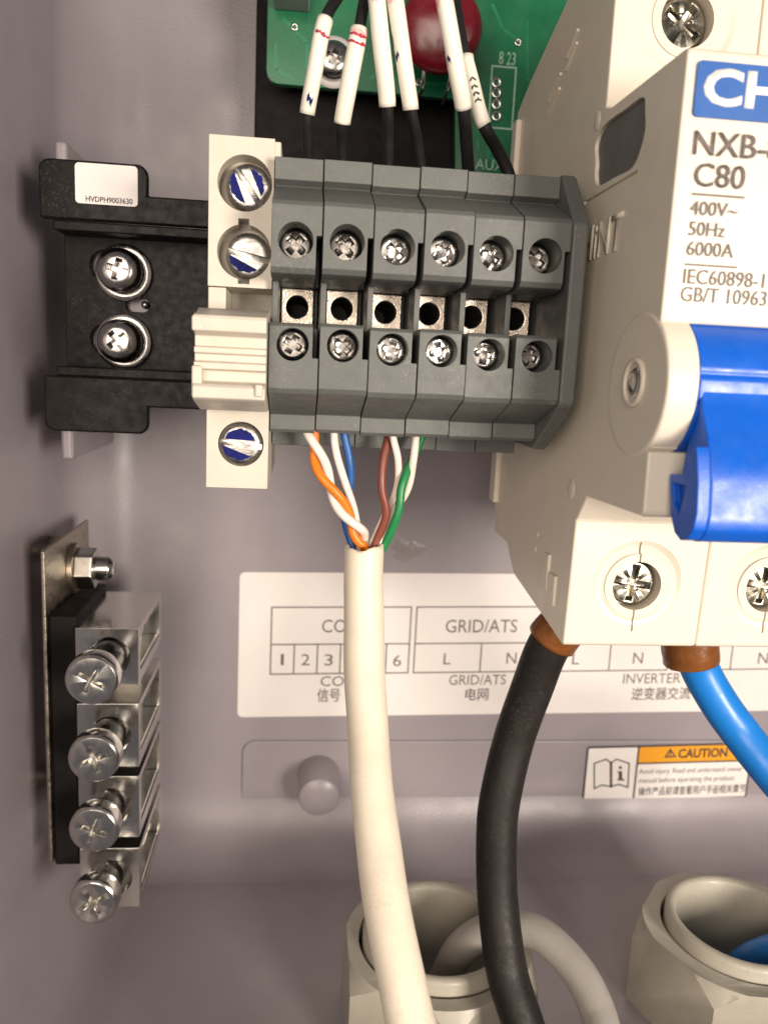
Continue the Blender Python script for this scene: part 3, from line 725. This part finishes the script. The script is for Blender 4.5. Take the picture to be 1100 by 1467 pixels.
# ================================================================== data cable with four twisted pairs
def build_data_cable():
    jp = [(521, 786, 107.6), (521, 850, 106), (522, 950, 102.5), (527, 1050, 98), (537, 1170, 91), (553, 1290, 84), (580, 1430, 77), (606, 1530, 73), (635, 1640, 71)]
    path = [at(*q) for q in jp]; last = path[-1]
    path += [Vector((last.x + 1, last.y + 1, -96)), Vector((last.x + 1.5, last.y + 2, FLOOR_Z + .2))]
    cu = catmull(path, 14)
    t = thing('data_cable', 'cream data cable stripped to four twisted pairs under the terminals', 'cable', tuple(cu[-1]))
    me = tube(cu, 2.74, 36, hollow=2.1, wob=.03, seed=3)
    rnd = random.Random(2)
    n = 36                                          # ragged cut at the stripped end
    jit = [.45 * math.sin(k * .35 + 1) + .2 * math.sin(k * 1.1) + rnd.uniform(-.2, .2) for k in range(n)]
    for base in (0, len(cu) * n):
        for k in range(n):
            me.vertices[base + k].co.z += jit[k]
            c = Vector(cu[0]); me.vertices[base + k].co.x = c.x + (me.vertices[base + k].co.x - c.x) * .96
    part('jacket', me, 'jacket_cream', t)
    def core(name, pts, m, r=.74, stripe=None, lab=None):
        P = [at(*q) for q in pts]; a = P[0]
        P = [Vector((a.x, a.y + .3, a.z + 3.5))] + P
        e = P[-1]; P += [Vector((e.x * .3 + cu[6].x * .7, (e.y + cu[6].y) / 2, cu[6].z)), Vector((cu[10].x + (e.x - cu[0].x) * .3, cu[10].y, cu[10].z))]
        c = catmull(P, 10); o = part(name, tube(c, r, 14), m, t, lab)
        if stripe:
            F = frames(c); q = []
            for i, (p, (x, y, tt)) in enumerate(zip(c, F)):
                a = 2.2 + i * .035; q.append(p + (x * math.cos(a) + y * math.sin(a)) * r * .84)
            part('stripe', tube(q, r * .24, 6), stripe, o)
    # orange pair, twisted about a common centre line
    ctr = catmull([at(445, 618, 107.5), at(461, 670, 107), at(483, 715, 106.5), at(507, 752, 106.4), at(522, 779, 107.8)], 14)
    F = frames(ctr); n = len(ctr)
    A, B = [], []
    for i, (p, (x, y, tt)) in enumerate(zip(ctr, F)):
        tc = (-p).normalized(); tc = (tc - tt * tc.dot(tt)).normalized(); sd = tt.cross(tc)
        u = i / (n - 1); an = math.radians(180 + 40) + u * 2 * math.pi * 1.6; q = (tc * math.sin(an) + sd * math.cos(an)) * (.63 + .06 * math.sin(u * 9))
        A.append(p + q); B.append(p - q)
    for nm, L, m in (('orange_core', A, 'core_orange'), ('white_orange_core', B, 'core_white')):
        L = [L[0] + Vector((0, .2, 3.5))] + L + [Vector((cu[7].x + .3, cu[7].y, cu[7].z))]
        part(nm, tube(L, .62, 14), m, t)
    core('white_blue_core', [(478, 618, 107.8), (482, 650, 107.5), (494, 690, 107.6), (507, 730, 107.8), (515, 778, 108)], 'core_white', .53, 'stripe_violet')
    core('blue_core', [(493, 618, 108.4), (500, 655, 108.2), (502, 690, 108.6), (493, 735, 109.2), (504, 780, 109)], 'core_blue', .56)
    core('white_brown_core', [(562, 621, 107.4), (570, 660, 107.6), (568, 700, 108.6), (553, 735, 109.2), (535, 775, 108.6)], 'core_white', .52, 'stripe_brown')
    core('brown_core', [(557, 621, 108.6), (549, 660, 107.6), (547, 700, 107.0), (553, 738, 107.2), (538, 778, 107.6)], 'core_brown', .57)
    core('white_green_core', [(596, 622, 107.4), (592, 660, 107.2), (584, 700, 108.2), (562, 738, 108.6), (545, 780, 107.6)], 'core_white', .52)
    core('green_core', [(604, 624, 109.0), (592, 655, 108.2), (576, 695, 106.8), (570, 735, 106.6), (550, 782, 107.4)], 'core_green', .59)
build_data_cable()

# ================================================================== power cables
def build_power():
    bp = [(789, 920, 110), (764, 980, 112), (736, 1060, 113), (717, 1140, 112), (711, 1201, 111), (713, 1290, 109), (725, 1387, 105), (748, 1465, 101), (780, 1560, 97)]
    path = [at(*q) for q in bp]; a = path[0]; e = path[-1]
    path = [Vector((a.x + 3, 108, a.z + 5.5))] + path + [Vector((e.x + 2, e.y - 2, e.z - 8)), Vector((e.x + 2, e.y - 3, FLOOR_Z))]
    cu = catmull(path, 14)
    t = thing('power_cable', 'thick black power cable hanging from the left pole of the breaker', 'cable', tuple(cu[-1]), 'power cables of the breaker')
    part('sheath', tube(cu, 3.15, 32, wob=.008, seed=5), 'cable_black', t)
    sl = [cu[k] for k in range(3, 14)]
    part('end_sleeve', tube(sl, 3.5, 32, hollow=3.0, wob=.03, seed=8, rfun=lambda u: 1 + .06 * u), 'sleeve_brown', t, 'brown insulating sleeve at the cable end')
    bp = [(994, 925, 107), (1004, 962, 107), (1035, 1015, 105.5), (1063, 1053, 104), (1100, 1100, 101), (1165, 1180, 96), (1225, 1290, 92)]
    path = [at(*q) for q in bp]; a = path[0]; e = path[-1]
    path = [Vector((a.x - .3, 107.5, a.z + 5.5))] + path + [Vector((103, 100, -72)), Vector((98, 110, -84)), Vector((91, 117, -95)), Vector((84, 122, -103)), Vector((80, 124, -113)), Vector((78.5, 124.5, -122))]
    cu = catmull(path, 14)
    t = thing('power_cable', 'thick bright blue power cable curving out of the right pole of the breaker', 'cable', tuple(cu[-1]), 'power cables of the breaker')
    part('sheath', tube(cu, 2.8, 32, wob=.008, seed=6), 'cable_blue', t)
    sl = [at(987, 893, 107), at(988, 910, 107), at(988, 930, 107), at(989, 938, 107), at(990, 947, 107)]; sl = catmull(sl, 5)
    part('end_sleeve', tube(sl, 4.05, 32, hollow=3.7, wob=.025, seed=9), 'sleeve_brown', t, 'brown insulating sleeve at the cable end')
build_power()

# ================================================================== labels on the back wall
def build_labels():
    def tilt(me, k, xc):                 # the sheets are stuck on a degree out of level
        for v in me.vertices: v.co.z += k * (v.co.x - xc)
        return me
    K = .019
    d = WALL_D - .12
    a = at(340, 1027, d); b = at(340, 819, d)
    t = thing('wiring_label', 'wide white wiring label with numbered terminal table on the back wall', 'label', (50, WALL_D, a.z))
    part('sheet', tilt(plate(rounded(a.x, 150, a.z, b.z, 1.2), d, WALL_D - .01), K * .8, a.x + 8), 'label_white', t)
    X = lambda px, py: at(px, py, d).x
    Z = lambda px, py: at(px, py, d).z
    lw = .16; c0 = X(388, 930)
    def hl(x0, x1, z): part('table_line', tilt(box(x0, x1, d - .03, d + .01, z - lw, z + lw), K, c0 + 8), 'print_grey', t)
    def vl(x, z0, z1): part('table_line', tilt(box(x - lw, x + lw, d - .035, d + .01, z0, z1), K, c0 + 8), 'print_grey', t)
    zt, zm, zb = Z(500, 871), Z(500, 924), Z(500, 966)
    def table(x0, x1, n, mids=None):
        for z in (zt, zm, zb): hl(x0 - lw, x1 + lw, z)
        vl(x0, zb, zt); vl(x1, zb, zt)
        for k in range(1, n): vl(x0 + (x1 - x0) * k / n, zb, zm)
    c0, c1 = X(388, 930), X(586, 930)
    table(c0, c1, 6)
    def word(s, px0, px1, yb, yc, bold=.0):
        part('lettering', tilt(print_px(s, px0, px1, yb, yc, d - .01, bold, .03), K, X((px0 + px1) / 2, yb)), 'print_grey', t)
    word('COM', 461, 514, 906, 888)
    cw = (c1 - c0) / 6
    for k in range(6):
        cx = c0 + cw * (k + .5); w2 = .34 if k == 0 else .95
        m = lettering(str(k + 1), cx - w2, cx + w2, Z(403, 953), Z(403, 937), d - .01, 0, .03)
        part('lettering', m, 'print_grey', t)
    g0, g1 = X(594, 930), X(783, 930)
    table(g0, g1, 2)
    word('GRID/ATS', 638, 740, 906, 888); word('L', 635, 645, 952, 936); word('N', 725, 739, 951, 935)
    i0, i1 = X(790, 930), X(958, 930)
    table(i0, i1, 2)
    word('L', 819, 829, 952, 936); word('N', 906, 920, 951, 935); word('INVERTER', 822, 930, 904, 887)
    l0, l1 = X(965, 930), X(1132, 930)
    table(l0, l1, 2)
    word('L', 1005, 1015, 951, 935); word('N', 1085, 1099, 951, 935)
    word('COM', 459, 510, 983, 969); word('信号', 454, 487, 1004, 990, .008)
    word('GRID/ATS', 643, 724, 981, 967); word('电网', 666, 699, 1002, 989, .008)
    word('INVERTER', 892, 974, 979, 965); word('逆变器交流', 904, 988, 1001, 988, .008)
    # caution label on the raised panel
    d = WALL_D - .6 - .12
    X = lambda px, py: at(px, py, d).x
    Z = lambda px, py: at(px, py, d).z
    x0, x1, z0, z1 = X(837, 1110), X(1074, 1105), Z(955, 1147), Z(955, 1067)
    t = thing('caution_label', 'small white caution sticker with orange heading on the raised panel', 'label', ((x0 + x1) / 2, d, z0))
    K2 = .024; xc = (x0 + x1) / 2
    part('border', tilt(plate(rounded(x0, x1, z0, z1, .8), d, WALL_D - .61), K2, xc), 'print_black', t)
    bw = .5; xm = X(911, 1110); zo = Z(980, 1093)
    part('pictogram_field', tilt(plate(rounded(x0 + bw, xm - bw * .6, z0 + bw, z1 - bw, .3), d - .03, d + .02), K2, xc), 'label_white', t)
    part('heading_field', tilt(plate(rounded(xm + bw * .4, x1 - bw, zo + bw * .5, z1 - bw, .3), d - .03, d + .02), K2, xc), 'label_orange', t)
    part('text_field', tilt(plate(rounded(xm + bw * .4, x1 - bw, z0 + bw, zo - bw * .4, .3), d - .03, d + .02), K2, xc), 'label_white', t)
    dd = d - .03
    def word2(s, px0, px1, yb, yc, bold=.0):
        part('lettering', tilt(print_px(s, px0, px1, yb, yc, dd, bold, .03), K2, X((px0 + px1) / 2, yb)), 'print_black', t)
    word2('CAUTION', 971, 1041, 1085, 1073, .03)
    word2('Avoid injury. Read and understand owner', 915, 1063, 1107, 1100); word2('manual before operating the product.', 915, 1052, 1120, 1113)
    word2('操作产品前请查看用户手册相关章节', 914, 1067, 1137, 1128, .01)
    # warning triangle: outline and mark
    ta, tb, tt = (X(951, 1085), Z(951, 1086)), (X(969, 1085), Z(969, 1085)), (X(960, 1072), Z(960, 1072))
    cx, cz = (ta[0] + tb[0] + tt[0]) / 3, (ta[1] + tb[1] + tt[1]) / 3
    out = [ta, tb, tt]; inn = [(cx + (x - cx) * .55, cz + (z - cz) * .55) for x, z in out]
    V = [(x, dd - .02, z) for x, z in out + inn]
    part('warning_triangle', new_mesh(V, [(0, 1, 4, 3), (1, 2, 5, 4), (2, 0, 3, 5)]), 'print_black', t)
    part('warning_triangle_mark', box(cx - .16, cx + .16, dd - .03, dd, cz - .5, cz + 1.0), 'print_black', t)
    # open book with an i
    P = lambda px, py: (X(px, py), Z(px, py))
    def stroke(pts, wd=.18):
        pts = [P(*q) for q in pts]
        for (xa, za), (xb, zb2) in zip(pts[:-1], pts[1:]):
            dx, dz = xb - xa, zb2 - za; L = math.hypot(dx, dz); nx, nz = -dz / L * wd, dx / L * wd
            ex, ez = dx / L * wd, dz / L * wd
            part('book_outline', new_mesh([(xa + nx - ex, dd - .02, za + nz - ez), (xb + nx + ex, dd - .02, zb2 + nz + ez), (xb - nx + ex, dd - .02, zb2 - nz + ez), (xa - nx - ex, dd - .02, za - nz - ez)], [(0, 1, 2, 3)]), 'print_black', t)
    stroke([(875, 1093), (868, 1088), (851, 1094), (851, 1130), (862, 1125), (875, 1127)])
    stroke([(875, 1093), (883, 1088), (901, 1094), (899, 1128), (886, 1124), (875, 1127)])
    stroke([(875, 1093), (875, 1127)], .32)
    for q in (((886, 1105), (891, 1105), (891, 1117), (886, 1117)), ((884, 1105), (887, 1105), (887, 1107), (884, 1107)), ((884, 1116), (894, 1116), (894, 1118.5), (884, 1118.5))):
        part('information_mark', plate([P(*v) for v in q], dd - .02 - .004 * q[0][0] % .003, dd), 'print_black', t)
    ic = P(888.5, 1100); part('information_mark', plate(circle(ic[0], ic[1], .42, 14), dd - .02, dd), 'print_black', t)
build_labels()

# ================================================================== earthing bar on the left wall
def build_earth():
    t = thing('earth_bar', 'nickel-plated earthing bar with four clamp screws on the left wall', 'earthing bar', (-41, 145, -88))
    part('back_plate', bake(box(-41.3, -40.6, 131.5, 159, -87.2, -31.4), bevel=.25), 'brass_nickel', t)
    part('backing_block', bake(box(-40.55, -35.95, 132.2, 153, -88.0, -42.5), bevel=.5, seg=3), 'backing_black', t)  # near-black block between the back plate and the clamp cages
    part('spacer', cyl((-41.3, 153, -36), (-1, 0, 0), 2.5, 5, 24), 'brass_nickel', t)
    part('spacer', cyl((-41.3, 153, -82), (-1, 0, 0), 2.5, 5, 24), 'brass_nickel', t)
    # stud with washer and hexagon nut
    nx = (-40.58, 147.5, -38.2)
    part('stud_washer', bake(lathe([(0, 0), (4.6, 0), (4.6, .9), (0, .9)], nx, (1, 0, 0), n=40, smooth=False), bevel=.15), 'brass_nickel', t)
    hexo = [(nx[1] + 3.9 * math.cos(math.radians(60 * k + 12)), nx[2] + 3.9 * math.sin(math.radians(60 * k + 12))) for k in range(6)]
    part('nut', bake(prism(hexo, nx[0] + .9, nx[0] + 4.2), bevel=.35, seg=3), 'nickel', t)
    st = [(0, 4)]
    for k in range(6): st += [(2.3, 4 + k * .5), (1.95, 4.25 + k * .5)]
    st += [(1.7, 7.3), (0, 7.3)]
    part('stud', bake(lathe(st, nx, (1, 0, 0), n=28)), 'nickel', t)
    X0, X1 = -35.9, -25.8; D0, D1 = 131, 153
    heads = [at(131, 975, 119.5), at(134, 1088, 121.5), at(134, 1190, 123.0), at(133, 1294, 123.6)]
    zc = [h_.z - .6 for h_ in heads]
    part('back_bar', bake(box(X0 + .05, X1 - 2.5, 147, D1 - .2, zc[3] - 3, zc[0] + 3), bevel=.3), 'nickel', t)
    for k, z in enumerate(zc):
        h = 5.7 if k else 4.9
        z = z if k else z + .1
        b = prism([(D0, z - h), (D1, z - h), (D1, z + h), (D0, z + h)], X0, X1)
        win = box(-33.5, X1 + 2, D0 + 1.8, D1 - 2.0, z - h + 1.8, z + h - 1.1)
        hole = cyl((-30.5, D0 + 6, z), (0, -1, 0), 3.4, 12, 32)
        b = bake(b, cut=join(win), smooth=False)
        b = bake(b, cut=hole, bevel=.55, seg=4)
        cl = part('clamp_cage', b, 'nickel', t)
        part('wire_bed', bake(box(-34.0, X1 - .4, D0 + 2.0, D1 - 2.2, z - h + 1.0, z - h + 2.2), bevel=.2), 'nickel', cl)
        # screw: threaded shank, cylindrical head with cross recess, leaning a little with the slack in the thread
        hp = heads[k].copy(); tip = Vector((-30.5, 146, heads[k].z - .4))
        ax = (hp - tip).normalized(); Ls = (hp - tip).length
        sh = [(0, 0)]; s = 0.0
        while s < Ls - 3.2:
            sh += [(2.75, s), (2.35, s + .4)]; s += .8
        sh += [(2.5, Ls - 2.9), (0, Ls - 2.9)]
        sc = part('clamp_screw', bake(lathe(sh, tip, ax, n=28)), 'nickel', t)
        hd = [(0, 0), (3.7, 0), (4.05, .3), (4.05, 2.2), (3.95, 2.7), (3.55, 3.0), (0, 3.05)]
        hm = lathe(hd, (0, 0, 0), (0, -1, 0), n=44)
        hm = bake(hm, cut=cross_cutter(2.3, .42, 2.0, 3.3, .5 + k * .7, .6), bevel=.1, seg=2, angle=30, flat=False)
        q = Vector((0, -1, 0)).rotation_difference(ax).to_matrix().to_4x4()
        part('screw_head', xform(hm, Matrix.Translation(hp - ax * 2.9) @ q), 'nickel', sc)
build_earth()

# ================================================================== cable gland nuts in the floor
def build_gland(x, d, rot, lab, R=18.6):
    t = thing('gland_nut', lab, 'gland nut', (x, d, FLOOR_Z), 'cable gland nuts on the enclosure floor')
    top = -96.0
    hexo = [(x + R * math.cos(math.radians(60 * k + rot)), d + R * math.sin(math.radians(60 * k + rot))) for k in range(6)]
    nut = slab(hexo, FLOOR_Z + .05, top)
    # round the top corners off the way a turned nut is
    cone = lathe([(R - 1.9, 30), (R - 1.9, 16.0), (R - 1.0, 14.3), (24, 5.0), (30, 4.0), (30, 30)], (x, d, FLOOR_Z), (0, 0, 1), n=72, smooth=False, closed=True)
    nut = bake(nut, cut=cone, smooth=False)
    nut = bake(nut, cut=cyl((x, d, FLOOR_Z - 5), (0, 0, 1), 13.6, 30, 64), bevel=.15, seg=2, angle=35, flat=False)
    part('hexagon_nut', nut, 'gland_beige', t)
    pr = [(11.0, -14), (11.0, 17.6), (11.3, 18.2), (11.9, 18.5), (12.6, 18.2), (12.9, 17.6), (12.9, 14.0)]
    s = 13.8
    while s > -14: pr += [(13.25, s - .5), (12.7, s - 1.0)]; s -= 1.2
    part('threaded_tube', bake(lathe(pr, (x, d, FLOOR_Z), (0, 0, 1), n=72, closed=True)), 'gland_beige', t)
build_gland(26.0, 121.5, 30, 'beige hexagon gland nut on the floor behind the cream and black cables', 17.9)
build_gland(81.0, 121.5, -10, 'beige hexagon gland nut on the floor with a blue cable inside')

def build_grey_cable():
    P = [Vector((25, 125, FLOOR_Z - 6)), Vector((28, 122, -104)), at(664, 1356, 121), at(712, 1330, 119), at(768, 1336, 116), at(822, 1385, 110), at(856, 1450, 104), at(870, 1530, 98)]
    e = P[-1]; P += [Vector((e.x + .5, e.y - 2, FLOOR_Z + .1))]
    cu = catmull(P, 12)
    t = thing('grey_cable', 'beige-grey cable looping out of a gland behind the black cable', 'cable', tuple(cu[-1]))
    part('sheath', tube(cu, 2.75, 28), 'cable_grey', t)
build_grey_cable()

for o in list(bpy.data.objects):
    if '_b' in o: del o['_b']
for o in bpy.data.objects:
    if o.type == 'EMPTY' and o.parent is None and '_b' in o: del o['_b']
